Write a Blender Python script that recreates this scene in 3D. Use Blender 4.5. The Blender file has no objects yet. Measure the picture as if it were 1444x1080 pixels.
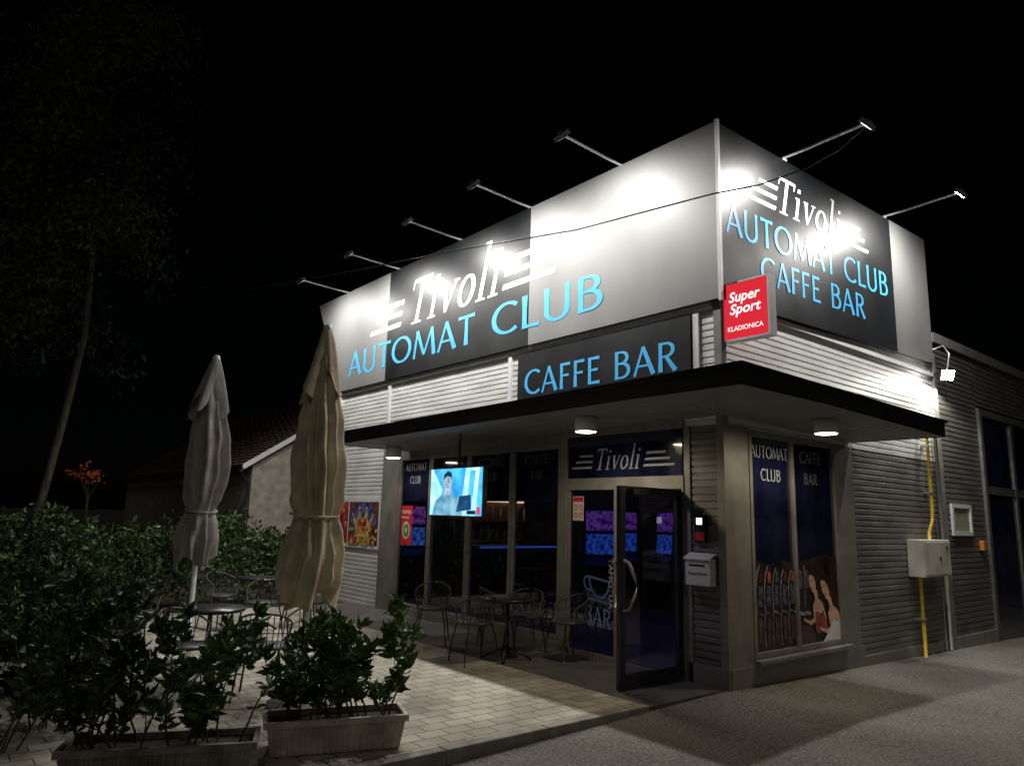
import bpy, math, random
import numpy as np
from mathutils import Vector, Matrix
random.seed(7); rng=np.random.default_rng(7)
scene=bpy.context.scene
COL=bpy.context.collection

# ---------------------------------------------------------------- materials
def newmat(name):
    m=bpy.data.materials.new(name); m.use_nodes=True
    nt=m.node_tree; nt.nodes.clear()
    out=nt.nodes.new('ShaderNodeOutputMaterial')
    return m,nt,out
def pmat(name,col,rough=.5,metal=0,nscale=8,namp=.25,bump=0.0,bscale=60,emis=0,coat=0,spec=.5,col2=None,stretch=None,bdist=.01):
    m,nt,out=newmat(name); N=nt.nodes; L=nt.links
    p=N.new('ShaderNodeBsdfPrincipled')
    tc=N.new('ShaderNodeTexCoord'); no=N.new('ShaderNodeTexNoise')
    no.inputs['Scale'].default_value=nscale; no.inputs['Detail'].default_value=6
    src=tc.outputs['Object']
    if stretch:
        mp=N.new('ShaderNodeMapping'); mp.inputs['Scale'].default_value=stretch
        L.new(src,mp.inputs['Vector']); src=mp.outputs['Vector']
    L.new(src,no.inputs['Vector'])
    cr=N.new('ShaderNodeValToRGB')
    c2=col2 if col2 else tuple(max(0,c*(1-namp)) for c in col)
    c1=col if col2 else tuple(min(.9,c*(1+namp*.6)) for c in col)
    cr.color_ramp.elements[0].position=.32; cr.color_ramp.elements[1].position=.68
    cr.color_ramp.elements[0].color=(*c2,1); cr.color_ramp.elements[1].color=(*c1,1)
    L.new(no.outputs['Fac'],cr.inputs['Fac']); L.new(cr.outputs['Color'],p.inputs['Base Color'])
    mr=N.new('ShaderNodeMapRange'); mr.inputs['To Min'].default_value=max(.02,rough-.08); mr.inputs['To Max'].default_value=min(1,rough+.1)
    L.new(no.outputs['Fac'],mr.inputs['Value']); L.new(mr.outputs['Result'],p.inputs['Roughness'])
    p.inputs['Metallic'].default_value=metal; p.inputs['Specular IOR Level'].default_value=spec
    p.inputs['Coat Weight'].default_value=coat
    if emis:
        p.inputs['Emission Color'].default_value=(*col,1); p.inputs['Emission Strength'].default_value=emis
    if bump:
        n2=N.new('ShaderNodeTexNoise'); n2.inputs['Scale'].default_value=bscale; n2.inputs['Detail'].default_value=5 if bscale>5 else 1
        L.new(src,n2.inputs['Vector'])
        b=N.new('ShaderNodeBump'); b.inputs['Strength'].default_value=bump; b.inputs['Distance'].default_value=bdist
        L.new(n2.outputs['Fac'],b.inputs['Height']); L.new(b.outputs['Normal'],p.inputs['Normal'])
    L.new(p.outputs[0],out.inputs[0])
    return m
def emat(name,col,s):
    m,nt,out=newmat(name); e=nt.nodes.new('ShaderNodeEmission')
    e.inputs[0].default_value=(*col,1); e.inputs[1].default_value=s
    nt.links.new(e.outputs[0],out.inputs[0]); return m
def glassmat(name,tint,ref=.12):
    m,nt,out=newmat(name); N=nt.nodes; L=nt.links
    t=N.new('ShaderNodeBsdfTransparent'); t.inputs[0].default_value=(*tint,1)
    g=N.new('ShaderNodeBsdfGlossy'); g.inputs['Roughness'].default_value=.015
    lw=N.new('ShaderNodeLayerWeight'); lw.inputs['Blend'].default_value=.25
    ma=N.new('ShaderNodeMath'); ma.operation='MULTIPLY_ADD'; ma.inputs[1].default_value=.6; ma.inputs[2].default_value=ref
    L.new(lw.outputs['Fresnel'],ma.inputs[0])
    mx=N.new('ShaderNodeMixShader'); L.new(ma.outputs[0],mx.inputs[0]); L.new(t.outputs[0],mx.inputs[1]); L.new(g.outputs[0],mx.inputs[2])
    L.new(mx.outputs[0],out.inputs[0]); return m

M={}
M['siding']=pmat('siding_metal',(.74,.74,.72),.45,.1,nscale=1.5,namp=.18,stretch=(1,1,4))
M['sidingshade']=pmat('siding_shaded',(.20,.195,.185),.42,.15,nscale=1.5,namp=.35,stretch=(1,1,4))  # same siding, darkened: the low light on lower walls is put into colour
M['trimw']=pmat('white_trim',(.7,.7,.7),.4,.0,nscale=3,namp=.12)
M['trimg']=pmat('grey_frame',(.26,.25,.232),.42,.2,nscale=4,namp=.2)
M['dark']=pmat('dark_metal',(.04,.04,.045),.35,.3,nscale=5,namp=.3)
M['fascia']=pmat('canopy_fascia',(.045,.045,.047),.4,.2,nscale=3,namp=.3)
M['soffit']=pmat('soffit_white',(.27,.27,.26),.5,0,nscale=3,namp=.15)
M['signblack']=pmat('sign_black',(.009,.010,.012),.40,.0,nscale=1.2,namp=.3,spec=.45,bump=.5,bscale=1.2,bdist=.03)
M['signsilver']=pmat('sign_silver',(.20,.203,.20),.56,.25,nscale=1.0,namp=.16,stretch=(1,1,.4),bump=.5,bscale=1.0,bdist=.03)
M['white']=pmat('letter_white',(.8,.82,.85),.5,nscale=4,namp=.04,emis=.04)  # faint self-glow added; the lettering is unlit print
M['blue']=pmat('letter_blue',(.07,.44,.82),.34,nscale=4,namp=.06,emis=.12,spec=1.0)  # mild emission brightens the letters, which have no light of their own
M['film']=pmat('window_film',(.010,.013,.040),.08,nscale=2.5,namp=.7,coat=.6)
M['filmtext']=pmat('film_lettering',(.38,.40,.43),.5,nscale=6,namp=.1)
M['glass']=glassmat('window_glass',(.70,.72,.8),.05)
M['doorglass']=glassmat('door_glass',(.42,.47,.78),.06)
M['interior']=pmat('interior_dark',(.10,.09,.12),.6,nscale=2,namp=.4)
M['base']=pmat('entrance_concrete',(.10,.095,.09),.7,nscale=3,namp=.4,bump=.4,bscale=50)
M['paint_red']=pmat('red_paint',(.6,.03,.04),.4,nscale=4,namp=.1)
M['yellow']=pmat('yellow_pipe',(.72,.47,.03),.45,nscale=9,namp=.3)
M['box']=pmat('meter_box_paint',(.60,.58,.52),.5,nscale=3,namp=.2)
M['steel']=pmat('galvanised_steel',(.5,.5,.5),.35,.7,nscale=8,namp=.2)
M['umbc']=pmat('cream_canvas',(.70,.61,.44),.9,nscale=5,namp=.28,bump=.7,bscale=20)
M['umbg']=pmat('grey_canvas',(.40,.375,.365),.9,nscale=5,namp=.25,bump=.7,bscale=20)
M['pole']=pmat('parasol_pole',(.75,.75,.72),.4,.1)
M['leaf']=pmat('laurel_leaf',(.13,.23,.06),.34,nscale=9,namp=.5,col2=(.04,.095,.025))
M['leafshade']=pmat('shaded_leaf',(.075,.13,.035),.38,nscale=5,namp=.6,col2=(.018,.04,.012))  # darker laurel leaf; shade over hedge and left shrubs is put into colour
M['leafd']=pmat('tree_leaf',(.03,.044,.022),.6,nscale=3,namp=.5)
M['leafr']=pmat('autumn_leaf',(.9,.20,.07),.6,nscale=3,namp=.4,emis=.03)  # small emission stands in for light falling on the leaves
M['bark']=pmat('bark',(.09,.075,.055),.85,nscale=20,namp=.5,bump=.8,bscale=40,stretch=(1,1,.3))
M['plastic']=pmat('planter_plastic',(.62,.55,.46),.6,nscale=5,namp=.45)
M['plasticd']=pmat('planter_plastic_dark',(.28,.25,.21),.7,nscale=5,namp=.5)  # darker copy of the beige planter plastic
M['soil']=pmat('soil',(.05,.035,.025),.95,nscale=30,namp=.5)
M['chair']=pmat('chair_metal',(.035,.035,.037),.3,.4)
M['rattan']=pmat('chair_weave',(.05,.05,.055),.45,nscale=60,namp=.5)
M['stucco']=pmat('stucco',(.36,.32,.27),.95,nscale=5,namp=.3,bump=1,bscale=70)
M['cable']=pmat('cable_black',(.02,.02,.02),.6)
M['bulb']=emat('lamp_glow',(1,.97,.9),150)
M['bulbdim']=emat('lamp_lens_glow',(1,.97,.9),2.5)
M['bulbw']=emat('downlight_glow',(1,.86,.62),30)

def asphalt():
    m,nt,out=newmat('asphalt'); N=nt.nodes; L=nt.links
    p=N.new('ShaderNodeBsdfPrincipled'); tc=N.new('ShaderNodeTexCoord')
    a=N.new('ShaderNodeTexNoise'); a.inputs['Scale'].default_value=.6; a.inputs['Detail'].default_value=8
    b=N.new('ShaderNodeTexVoronoi'); b.inputs['Scale'].default_value=75
    c=N.new('ShaderNodeTexNoise'); c.inputs['Scale'].default_value=45; c.inputs['Detail'].default_value=4
    for t in (a,b,c): L.new(tc.outputs['Object'],t.inputs['Vector'])
    r1=N.new('ShaderNodeValToRGB'); r1.color_ramp.elements[0].color=(.13,.12,.105,1); r1.color_ramp.elements[1].color=(.26,.245,.215,1)
    r1.color_ramp.elements[0].position=.3; r1.color_ramp.elements[1].position=.7
    L.new(a.outputs['Fac'],r1.inputs['Fac'])
    r2=N.new('ShaderNodeValToRGB'); r2.color_ramp.elements[0].color=(.4,.4,.4,1); r2.color_ramp.elements[1].color=(1.6,1.6,1.6,1)
    r2.color_ramp.elements[0].position=.3; r2.color_ramp.elements[1].position=.7
    L.new(c.outputs['Fac'],r2.inputs['Fac'])
    mx=N.new('ShaderNodeMix'); mx.data_type='RGBA'; mx.blend_type='MULTIPLY'; mx.inputs['Factor'].default_value=1
    L.new(r1.outputs[0],mx.inputs['A']); L.new(r2.outputs[0],mx.inputs['B']); L.new(mx.outputs['Result'],p.inputs['Base Color'])
    bp=N.new('ShaderNodeBump'); bp.inputs['Strength'].default_value=.8; bp.inputs['Distance'].default_value=.014
    L.new(b.outputs['Distance'],bp.inputs['Height']); L.new(bp.outputs[0],p.inputs['Normal'])
    p.inputs['Roughness'].default_value=.85
    L.new(p.outputs[0],out.inputs[0]); return m
def pavers():
    m,nt,out=newmat('concrete_pavers'); N=nt.nodes; L=nt.links
    p=N.new('ShaderNodeBsdfPrincipled'); tc=N.new('ShaderNodeTexCoord')
    br=N.new('ShaderNodeTexBrick'); br.inputs['Scale'].default_value=1
    br.inputs['Brick Width'].default_value=.24; br.inputs['Row Height'].default_value=.16
    br.inputs['Mortar Size'].default_value=.006; br.inputs['Mortar Smooth'].default_value=.3
    br.inputs['Color1'].default_value=(.38,.345,.285,1); br.inputs['Color2'].default_value=(.54,.495,.42,1); br.inputs['Mortar'].default_value=(.09,.08,.065,1)
    no=N.new('ShaderNodeTexNoise'); no.inputs['Scale'].default_value=1.3; no.inputs['Detail'].default_value=9
    L.new(tc.outputs['Object'],br.inputs['Vector']); L.new(tc.outputs['Object'],no.inputs['Vector'])
    r2=N.new('ShaderNodeValToRGB'); r2.color_ramp.elements[0].color=(.5,.5,.5,1); r2.color_ramp.elements[1].color=(1.2,1.2,1.2,1)
    r2.color_ramp.elements[0].position=.3; r2.color_ramp.elements[1].position=.65
    L.new(no.outputs['Fac'],r2.inputs['Fac'])
    mx=N.new('ShaderNodeMix'); mx.data_type='RGBA'; mx.blend_type='MULTIPLY'; mx.inputs['Factor'].default_value=1
    L.new(br.outputs['Color'],mx.inputs['A']); L.new(r2.outputs[0],mx.inputs['B']); L.new(mx.outputs['Result'],p.inputs['Base Color'])
    bp=N.new('ShaderNodeBump'); bp.inputs['Strength'].default_value=.6; bp.inputs['Distance'].default_value=.01; bp.invert=True
    L.new(br.outputs['Fac'],bp.inputs['Height']); L.new(bp.outputs[0],p.inputs['Normal'])
    p.inputs['Roughness'].default_value=.8
    L.new(p.outputs[0],out.inputs[0]); return m
M['asphalt']=asphalt(); M['pavers']=pavers()
M['kerb']=pmat('kerb_concrete',(.30,.28,.25),.85,nscale=6,namp=.35,bump=.4,bscale=50)
M['tile']=pmat('roof_tiles',(.13,.085,.06),.85,nscale=9,namp=.5)

# ---------------------------------------------------------------- mesh builder
class MB:
    def __init__(s): s.v=[]; s.f=[]; s.m=[]; s.sm=[]
    def add(s,vs,fs,mi=0,smooth=False):
        o=len(s.v); s.v+= [tuple(map(float,p)) for p in vs]
        for f in fs: s.f.append([i+o for i in f]); s.m.append(mi); s.sm.append(smooth)
    def box(s,x0,x1,y0,y1,z0,z1,mi=0):
        vs=[(x,y,z) for x in(x0,x1) for y in(y0,y1) for z in(z0,z1)]
        s.add(vs,[(0,1,3,2),(4,6,7,5),(0,4,5,1),(2,3,7,6),(0,2,6,4),(1,5,7,3)],mi)
    def obox(s,c,ax,ay,az,hx,hy,hz,mi=0):
        c=Vector(c);ax=Vector(ax)*hx;ay=Vector(ay)*hy;az=Vector(az)*hz
        vs=[c+ax*i+ay*j+az*k for i in(-1,1) for j in(-1,1) for k in(-1,1)]
        s.add(vs,[(0,1,3,2),(4,6,7,5),(0,4,5,1),(2,3,7,6),(0,2,6,4),(1,5,7,3)],mi)
    def tube(s,pts,r,n=8,mi=0,cap=True):
        pts=[Vector(p) for p in pts]; k=len(pts)
        rs=r if isinstance(r,(list,tuple)) else [r]*k
        vs=[];ref=None
        for i,p in enumerate(pts):
            d=(pts[min(i+1,k-1)]-pts[max(i-1,0)]).normalized()
            if ref is None: ref=Vector((0,0,1)) if abs(d.z)<.9 else Vector((1,0,0))
            a=d.cross(ref).normalized(); b=d.cross(a).normalized()
            for j in range(n):
                t=2*math.pi*j/n; vs.append(p+(a*math.cos(t)+b*math.sin(t))*rs[i])
        fs=[(i*n+j,i*n+(j+1)%n,(i+1)*n+(j+1)%n,(i+1)*n+j) for i in range(k-1) for j in range(n)]
        if cap: fs=fs+[tuple(range(n)),tuple(range((k-1)*n,k*n))[::-1]]
        s.add(vs,fs,mi,True)
    def lathe(s,c,prof,n=24,mi=0,smooth=True):
        vs=[(c[0]+r*math.cos(2*math.pi*j/n),c[1]+r*math.sin(2*math.pi*j/n),c[2]+z) for r,z in prof for j in range(n)]
        fs=[(i*n+j,i*n+(j+1)%n,(i+1)*n+(j+1)%n,(i+1)*n+j) for i in range(len(prof)-1) for j in range(n)]
        s.add(vs,fs,mi,smooth)
    def build(s,name,mats,parent=None,bevel=0):
        me=bpy.data.meshes.new(name)
        me.from_pydata(s.v,[],s.f)
        if not isinstance(mats,(list,tuple)): mats=[mats]
        for m in mats: me.materials.append(M[m] if isinstance(m,str) else m)
        me.polygons.foreach_set('material_index',s.m); me.polygons.foreach_set('use_smooth',s.sm)
        me.update()
        o=bpy.data.objects.new(name,me); COL.objects.link(o)
        if parent: o.parent=parent
        if bevel:
            b=o.modifiers.new('bevel','BEVEL'); b.width=bevel; b.segments=2; b.limit_method='ANGLE'
        return o
def empty(name,label,cat,loc=(0,0,0),group=None):
    e=bpy.data.objects.new(name,None); e.empty_display_size=.2; COL.objects.link(e); e.location=loc
    if label: e['label']=label; e['category']=cat
    if group: e['group']=group
    return e
def tag(o,label,cat,group=None):
    o['label']=label;o['category']=cat
    if group:o['group']=group
    return o
def child(o,p):
    o.parent=p; o.matrix_parent_inverse=Matrix.Translation(-Vector(p.location)); return o
def copy_thing(root,kids,loc,rotz=0):
    r=root.copy(); COL.objects.link(r); r.location=loc; r.rotation_euler=(0,0,rotz)
    for k in kids:
        c=k.copy(); COL.objects.link(c); c.parent=r
    return r

# ---------------------------------------------------------------- lettering
def arc(cx,cy,rx,ry,a0,a1,w0,w1,n=22):
    out=[]
    for i in range(n+1):
        a=math.radians(a0+(a1-a0)*i/n); out.append((cx+rx*math.cos(a),cy+ry*math.sin(a),w0+w1*abs(math.cos(a))))
    return out
G={
'A':(.78,[[(.05,0,.09),(.37,1,.08)],[(.36,1,.13),(.73,0,.16)],[(.17,.33,.075),(.6,.33,.075)]]),
'U':(.80,[[(.12,1,.16),(.12,.7,.13)]+arc(.39,.30,.27,.28,180,360,.08,.05)+[(.66,.7,.1),(.66,1,.13)]]),
'T':(.68,[[(.02,.95,.12),(.33,.95,.09),(.66,.95,.12)],[(.34,.95,.12),(.34,.5,.12),(.34,0,.16)]]),
'O':(1.0,[arc(.5,.5,.42,.46,0,360,.075,.065,40)]),
'M':(1.06,[[(.07,0,.1),(.2,1,.08)],[(.19,1,.14),(.53,.08,.11)],[(.53,.08,.08),(.86,1,.08)],[(.86,1,.12),(.98,0,.16)]]),
'C':(.82,[arc(.5,.5,.42,.46,48,312,.08,.065)]),
'L':(.58,[[(.14,1,.16),(.14,.5,.12),(.14,0,.14)],[(.14,.05,.1),(.4,.05,.09),(.56,.055,.12)]]),
'B':(.70,[[(.14,1,.13),(.14,.5,.12),(.14,0,.13)],[(.14,.955,.08)]+arc(.32,.755,.22,.2,90,-90,.075,.05,12)+[(.14,.54,.07)],[(.3,.54,.07)]+arc(.34,.295,.26,.25,90,-90,.075,.055,14)+[(.14,.045,.08)]]),
'F':(.58,[[(.14,1,.14),(.14,.5,.12),(.14,0,.16)],[(.14,.95,.09),(.54,.95,.12)],[(.14,.52,.08),(.48,.52,.1)]]),
'E':(.60,[[(.14,1,.14),(.14,.5,.12),(.14,0,.14)],[(.14,.95,.09),(.55,.95,.12)],[(.14,.52,.08),(.49,.52,.1)],[(.14,.05,.09),(.57,.05,.12)]]),
'R':(.70,[[(.14,1,.13),(.14,.5,.12),(.14,0,.16)],[(.14,.955,.08)]+arc(.33,.735,.23,.22,90,-90,.075,.05,12)+[(.14,.505,.07)],[(.33,.5,.11),(.64,0,.16)]]),
' ':(.42,[]),
}
S={
'T':(.80,[[(.06,.95,.08),(.80,.95,.08)],[(.07,.96,.06),(.05,.76,.02)],[(.79,.96,.06),(.77,.76,.02)],[(.43,.94,.13),(.43,.03,.13)],[(.24,.02,.04),(.62,.02,.04)]]),
'i':(.36,[[(.17,.62,.12),(.17,.04,.12)],[(.03,.61,.04),(.2,.61,.05)],[(.03,.02,.04),(.33,.02,.04)],[(.17,.79,.13),(.17,.90,.13)]]),
'v':(.60,[[(.12,.62,.13),(.30,.02,.10)],[(.30,.02,.05),(.53,.62,.05)],[(.02,.62,.04),(.24,.62,.04)],[(.42,.62,.04),(.62,.62,.04)]]),
'o':(.60,[arc(.30,.31,.22,.29,0,360,.045,.085,30)]),
'l':(.34,[[(.17,1.12,.12),(.17,.04,.12)],[(.03,1.11,.04),(.2,1.11,.05)],[(.03,.02,.04),(.33,.02,.04)]]),
}
def strokes(mb,F,pts,scale_x,scale_y,x0,shear,off,mi=0):
    P=[Vector((x,y)) for x,y,w in pts]; n=len(P); vs=[]
    for i in range(n):
        d=(P[min(i+1,n-1)]-P[max(i-1,0)])
        if n>8 and (P[0]-P[-1]).length<1e-4 and i in(0,n-1): d=P[1]-P[-2]
        d.normalize(); nn=Vector((-d.y,d.x))*pts[i][2]/2
        for q in(P[i]+nn,P[i]-nn):
            vs.append(F(x0+(q.x+shear*q.y)*scale_x,q.y*scale_y,off))
    mb.add(vs,[(2*i,2*i+1,2*i+3,2*i+2) for i in range(n-1)],mi)
def word(mb,F,text,font,u0,u1,cap,v0=0,shear=0,mi=0,track=.06,off=0.0):
    tot=sum(font[c][0]+track for c in text)-track
    sx=(u1-u0)/(tot+shear)
    x=0;k=0
    for c in text:
        adv,st=font[c]
        for s_ in st:
            k+=1
            strokes(mb,lambda u,v,o:F(u,v+v0,o),s_,sx,cap,u0+x*sx,shear,off+.0007*(k%4),mi)
        x+=adv+track
def polyF(mb,F,pts,off=0,mi=0):
    mb.add([F(u,v,off) for u,v in pts],[tuple(range(len(pts)))],mi)
def ftext(text,F,u0,v0,size,mat,name,parent,width=None,shear=0,off=.002,bold=0):
    cu=bpy.data.curves.new('tmp','FONT'); cu.body=text; cu.size=1; cu.offset=bold; cu.resolution_u=3
    o=bpy.data.objects.new('tmp',cu); COL.objects.link(o); bpy.context.view_layer.update()
    me=bpy.data.meshes.new_from_object(o.evaluated_get(bpy.context.evaluated_depsgraph_get()))
    bpy.data.objects.remove(o)
    w=max((v.co.x for v in me.vertices),default=1)
    sx=(width/w) if width else size
    for v in me.vertices:
        x,y=v.co.x,v.co.y; v.co=F(u0+(x*sx+shear*y*size),v0+y*size,off)
    me.name=name; me.materials.clear(); me.materials.append(M[mat] if isinstance(mat,str) else mat)
    o=bpy.data.objects.new(name,me); COL.objects.link(o)
    if parent: child(o,parent)
    return o
def FA(Y0,z0,x=0.0): return lambda u,v,o: Vector((x-o,Y0-u,z0+v))
def FB(X0,z0,y=0.0,k=0.0): return lambda u,v,o: Vector((X0+u,y-o,z0+v+k*u))

# ---------------------------------------------------------------- camera
R=Matrix(((.77106,-.13553,-.62218),(-.63617,-.12185,-.76186),(.02744,.98325,-.18018)))
q=R.to_quaternion(); q.normalize()
cd=bpy.data.cameras.new('camera'); cam=bpy.data.objects.new('camera',cd); COL.objects.link(cam)
cam.rotation_mode='QUATERNION'; cam.rotation_quaternion=q; cam.location=(-6.755,-4.615,1.7)
cd.sensor_width=36; cd.lens=25.407; cd.clip_end=600; cd.clip_start=.05
scene.camera=cam

# ---------------------------------------------------------------- setting
def gz(x): return -.02*x if x>0 else .025*x
mb=MB(); xs=[-250,-60,-20,-10,-6,-3,0,3,6,10,20,60,250]
for i in range(len(xs)-1):
    a,b=xs[i],xs[i+1]
    za,zb=[gz(max(-8,min(14,t))) for t in (a,b)]
    mb.add([(a,-250,za),(b,-250,zb),(b,300,zb),(a,300,za)],[(0,1,2,3)])
g=mb.build('ground','asphalt'); g['kind']='structure'
mb=MB(); mb.box(-7.5,-1.25,.12,8.2,-.3,.012); o=mb.build('patio_paving','pavers'); o['kind']='structure'
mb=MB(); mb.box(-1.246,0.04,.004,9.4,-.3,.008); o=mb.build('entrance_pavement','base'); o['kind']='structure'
mb=MB()
x=-7.5
while x<-1.3:
    mb.box(x+.004,min(x+.996,-1.25),-.0,.116,-.35,.02); x+=1.0
o=mb.build('kerb','kerb',bevel=.01); o['kind']='structure'
mb=MB(); mb.box(-9,-.2,8.21,14,-.3,.02); o=mb.build('soil_bed','soil'); o['kind']='structure'

# ---------------------------------------------------------------- building
bar=empty('bar_building','grey ribbed metal clad corner bar with dark canopy and glazed front','building')
def K(mb,name,mats,parent=bar,**k):
    o=mb.build(name,mats,**k); child(o,parent) if parent else None; return o
def ribs(mb,F,u0,u1,v0,v1,pitch=.078,depth=.012,mi=0):
    v=v0; vs=[];fs=[]
    while v<v1-1e-4:
        a=min(v+pitch*.62,v1); b=min(v+pitch*.72,v1); c=min(v+pitch*.90,v1); d=min(v+pitch,v1)
        pr=[(v,depth),(a,depth),(b,0),(c,0),(d,depth)]
        for (p0,o0),(p1,o1) in zip(pr,pr[1:]):
            if p1-p0<1e-5: continue
            if not vs: vs+=[F(u0,p0,o0),F(u1,p0,o0)]
            k=len(vs); vs+=[F(u0,p1,o1),F(u1,p1,o1)]; fs.append((k-2,k-1,k+1,k))
        v=d
    mb.add(vs,fs,mi)
fA=lambda u,v,o:Vector((0-o,u,v)); fBn=lambda u,v,o:Vector((u,0-o,v))
for (f,a,b,c,d,mt) in((fA,.05,9.3,2.75,4.14,'siding'),(fA,.04,.42,.2,2.75,'sidingshade'),(fA,7.3,9.3,0,2.75,'siding'),(fBn,.05,5.84,2.72,4.3,'siding'),(fBn,2.86,5.84,.06,2.72,'sidingshade')):
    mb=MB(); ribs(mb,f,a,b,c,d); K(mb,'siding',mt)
mb=MB()
mb.box(.03,5.8,.03,9.28,2.95,6.15)
mb.box(.03,5.8,9.1,9.28,-.2,2.95); mb.box(5.7,5.8,.03,9.1,-.2,2.95)
mb.box(.03,.2,7.3,9.1,-.2,2.95); mb.box(2.87,5.7,.03,.2,-.2,2.95)
mb.box(.03,.2,.03,.44,-.2,2.95); mb.box(.2,.44,.03,.2,-.2,2.95)
K(mb,'wall','interior')
mb=MB(); mb.box(.21,5.69,.21,9.09,2.8,2.94); K(mb,'ceiling','interior')
mb=MB(); mb.box(.21,5.69,.21,9.09,-.1,.01); K(mb,'floor','interior')
# trims
mb=MB(); mb.box(-.035,.06,-.035,.06,0.0,4.15); K(mb,'corner_trim','trimg')
for y in(.30,3.67,7.26): mb=MB(); mb.box(-.04,.0,y-.04,y+.04,2.9,4.08); K(mb,'vertical_trim','trimw')
mb=MB(); mb.box(-.05,.0,.08,9.32,4.08,4.14); K(mb,'ledge_trim','trimw')
mb=MB(); mb.box(.08,5.86,-.05,.0,4.10,4.16); K(mb,'ledge_trim','trimw')
mb=MB(); mb.box(-.04,.0,9.26,9.34,0,4.07); K(mb,'vertical_trim','trimw')
mb=MB(); mb.box(5.8,5.9,-.05,.02,-.1,4.5); K(mb,'vertical_trim','trimg')
for b_ in((.06,.44,-.03,.02,.18,2.75),(2.42,2.86,-.035,.02,.18,2.72),(-.03,.02,.42,.5,.0,2.75),(-.05,.04,6.72,7.3,0,2.8)):
    mb=MB(); mb.box(*b_); K(mb,'pillar','trimg')
mb=MB(); mb.box(-.03,.0,.0,.47,-.1,.2); mb.box(0,2.9,-.045,.0,-.1,.2)
mb.add([(2.9,-.045,-.16),(5.86,-.045,-.22),(5.86,-.045,.05),(2.9,-.045,.06),(2.9,0,.06),(5.86,0,.05)],[(0,1,2,3),(3,2,5,4)])
K(mb,'base_board','trimg')

# canopy
mb=MB()
top=3.03; bot=2.84
outer=[(-1.47,6.45),(-1.47,-1.2),(2.85,-1.2)]; inner=[(0,6.45),(0,0),(2.85,0)]
def L2(p,q_,t): return (p[0]+(q_[0]-p[0])*t,p[1]+(q_[1]-p[1])*t)
def Z(p,z): return z-.012*max(0,p[1])-.022*max(0,p[0])
for (o0,i0),(o1,i1) in zip(zip(outer,inner),list(zip(outer,inner))[1:]):
    n=12
    for k in range(n):
        a=k/n;b=(k+1)/n
        oa,ob,ia,ib=L2(o0,o1,a),L2(o0,o1,b),L2(i0,i1,a),L2(i0,i1,b)
        mb.add([(*oa,Z(oa,top)),(*ob,Z(ob,top)),(*ib,Z(ib,top+.05)),(*ia,Z(ia,top+.05)),(*oa,Z(oa,bot)),(*ob,Z(ob,bot))],[(0,1,2,3),(4,5,1,0)],0)
        nb=12
        for j in range(nb):
            t0=j/nb+.0; t1=(j+.90)/nb; t2=(j+1)/nb
            def S_(p,q_,t,dz): w_=L2(p,q_,t); return (*w_,Z(w_,bot+.006+dz))
            mb.add([S_(oa,ia,t0,0),S_(ob,ib,t0,0),S_(ob,ib,t1,0),S_(oa,ia,t1,0),S_(ob,ib,t2,.02),S_(oa,ia,t2,.02)],[(0,1,2,3),(3,2,4,5)],1)
for (x0,y0,x1,y1) in((-1.47,6.45,0,6.45),(2.85,-1.2,2.85,0)):
    za=Z((x0,y0),0)
    mb.add([(x0,y0,bot+za),(x1,y1,bot+za),(x1,y1,top+.05+za),(x0,y0,top+za)],[(0,1,2,3)],0)
K(mb,'canopy',['fascia','soffit'])
mb=MB()
mb.add([(x,y,Z((x,y),3.04)+dz) for dz in(-.035,0) for (x,y) in((-1.47,6.45),(-1.50,6.45),(-1.50,-1.23),(2.86,-1.23),(2.86,-1.2),(-1.47,-1.2))],
  [(1,2,8,7),(2,3,9,8),(3,4,10,9),(6,7,8,11),(11,8,9,10),(0,5,2,1),(5,4,3,2)]); K(mb,'drip_flange','dark')

def quadA(x,ya,yb,za,zb):
    m=MB(); m.add([(x,ya,za),(x,ya,zb),(x,yb,zb),(x,yb,za)],[(0,1,2,3)]); 
    return m
# windows on patio side
edges=[2.52,3.56,4.62,5.70,6.72]
def winA(y0,y1,z0=.12,z1=2.68):
    w=empty('window','',''); w.parent=bar
    m=MB(); t=.05
    m.box(-.04,.03,y0,y0+t,z0,z1); m.box(-.04,.03,y1-t,y1,z0,z1)
    m.box(-.038,.028,y0+t,y1-t,z0,z0+.07); m.box(-.038,.028,y0+t,y1-t,z1-.07,z1)
    f=m.build('frame','trimg',bevel=.004); f.parent=w
    m=quadA(-.002,y0+t,y1-t,z0+.07,1.9-.002); p=m.build('pane','glass'); p.parent=w
    m=MB(); m.box(-.006,.006,y0+t,y1-t,1.9,z1-.07); p=m.build('tinted_pane','film'); p.parent=w
    return w
wins=[winA(edges[i],edges[i+1]-.01) for i in range(4)]
mb=MB(); mb.box(-.05,.03,2.52,6.72,0,.12); K(mb,'window_sill','trimg')
mb=MB(); mb.box(-.03,.02,2.52,6.72,2.68,2.86); K(mb,'window_head','trimg')
faint=pmat('faint_lettering',(.10,.11,.13),.5)
for (w,yl,a,b,mt) in((wins[3],6.56,'AUTOMAT','CLUB','filmtext'),(wins[1],4.45,'AUTOMAT','CLUB',faint),(wins[0],3.3,'CAFFE','BAR',faint)):
    Fx=FA(yl,0,-.009)
    ww=.68 if a=='AUTOMAT' else .5
    m=MB(); word(m,Fx,a,G,0,ww,.13,2.42); o=m.build('lettering',mt); o.parent=w
    m=MB(); word(m,Fx,b,G,ww*.25,ww*.75,.13,2.2); o=m.build('lettering',mt); o.parent=w
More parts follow.
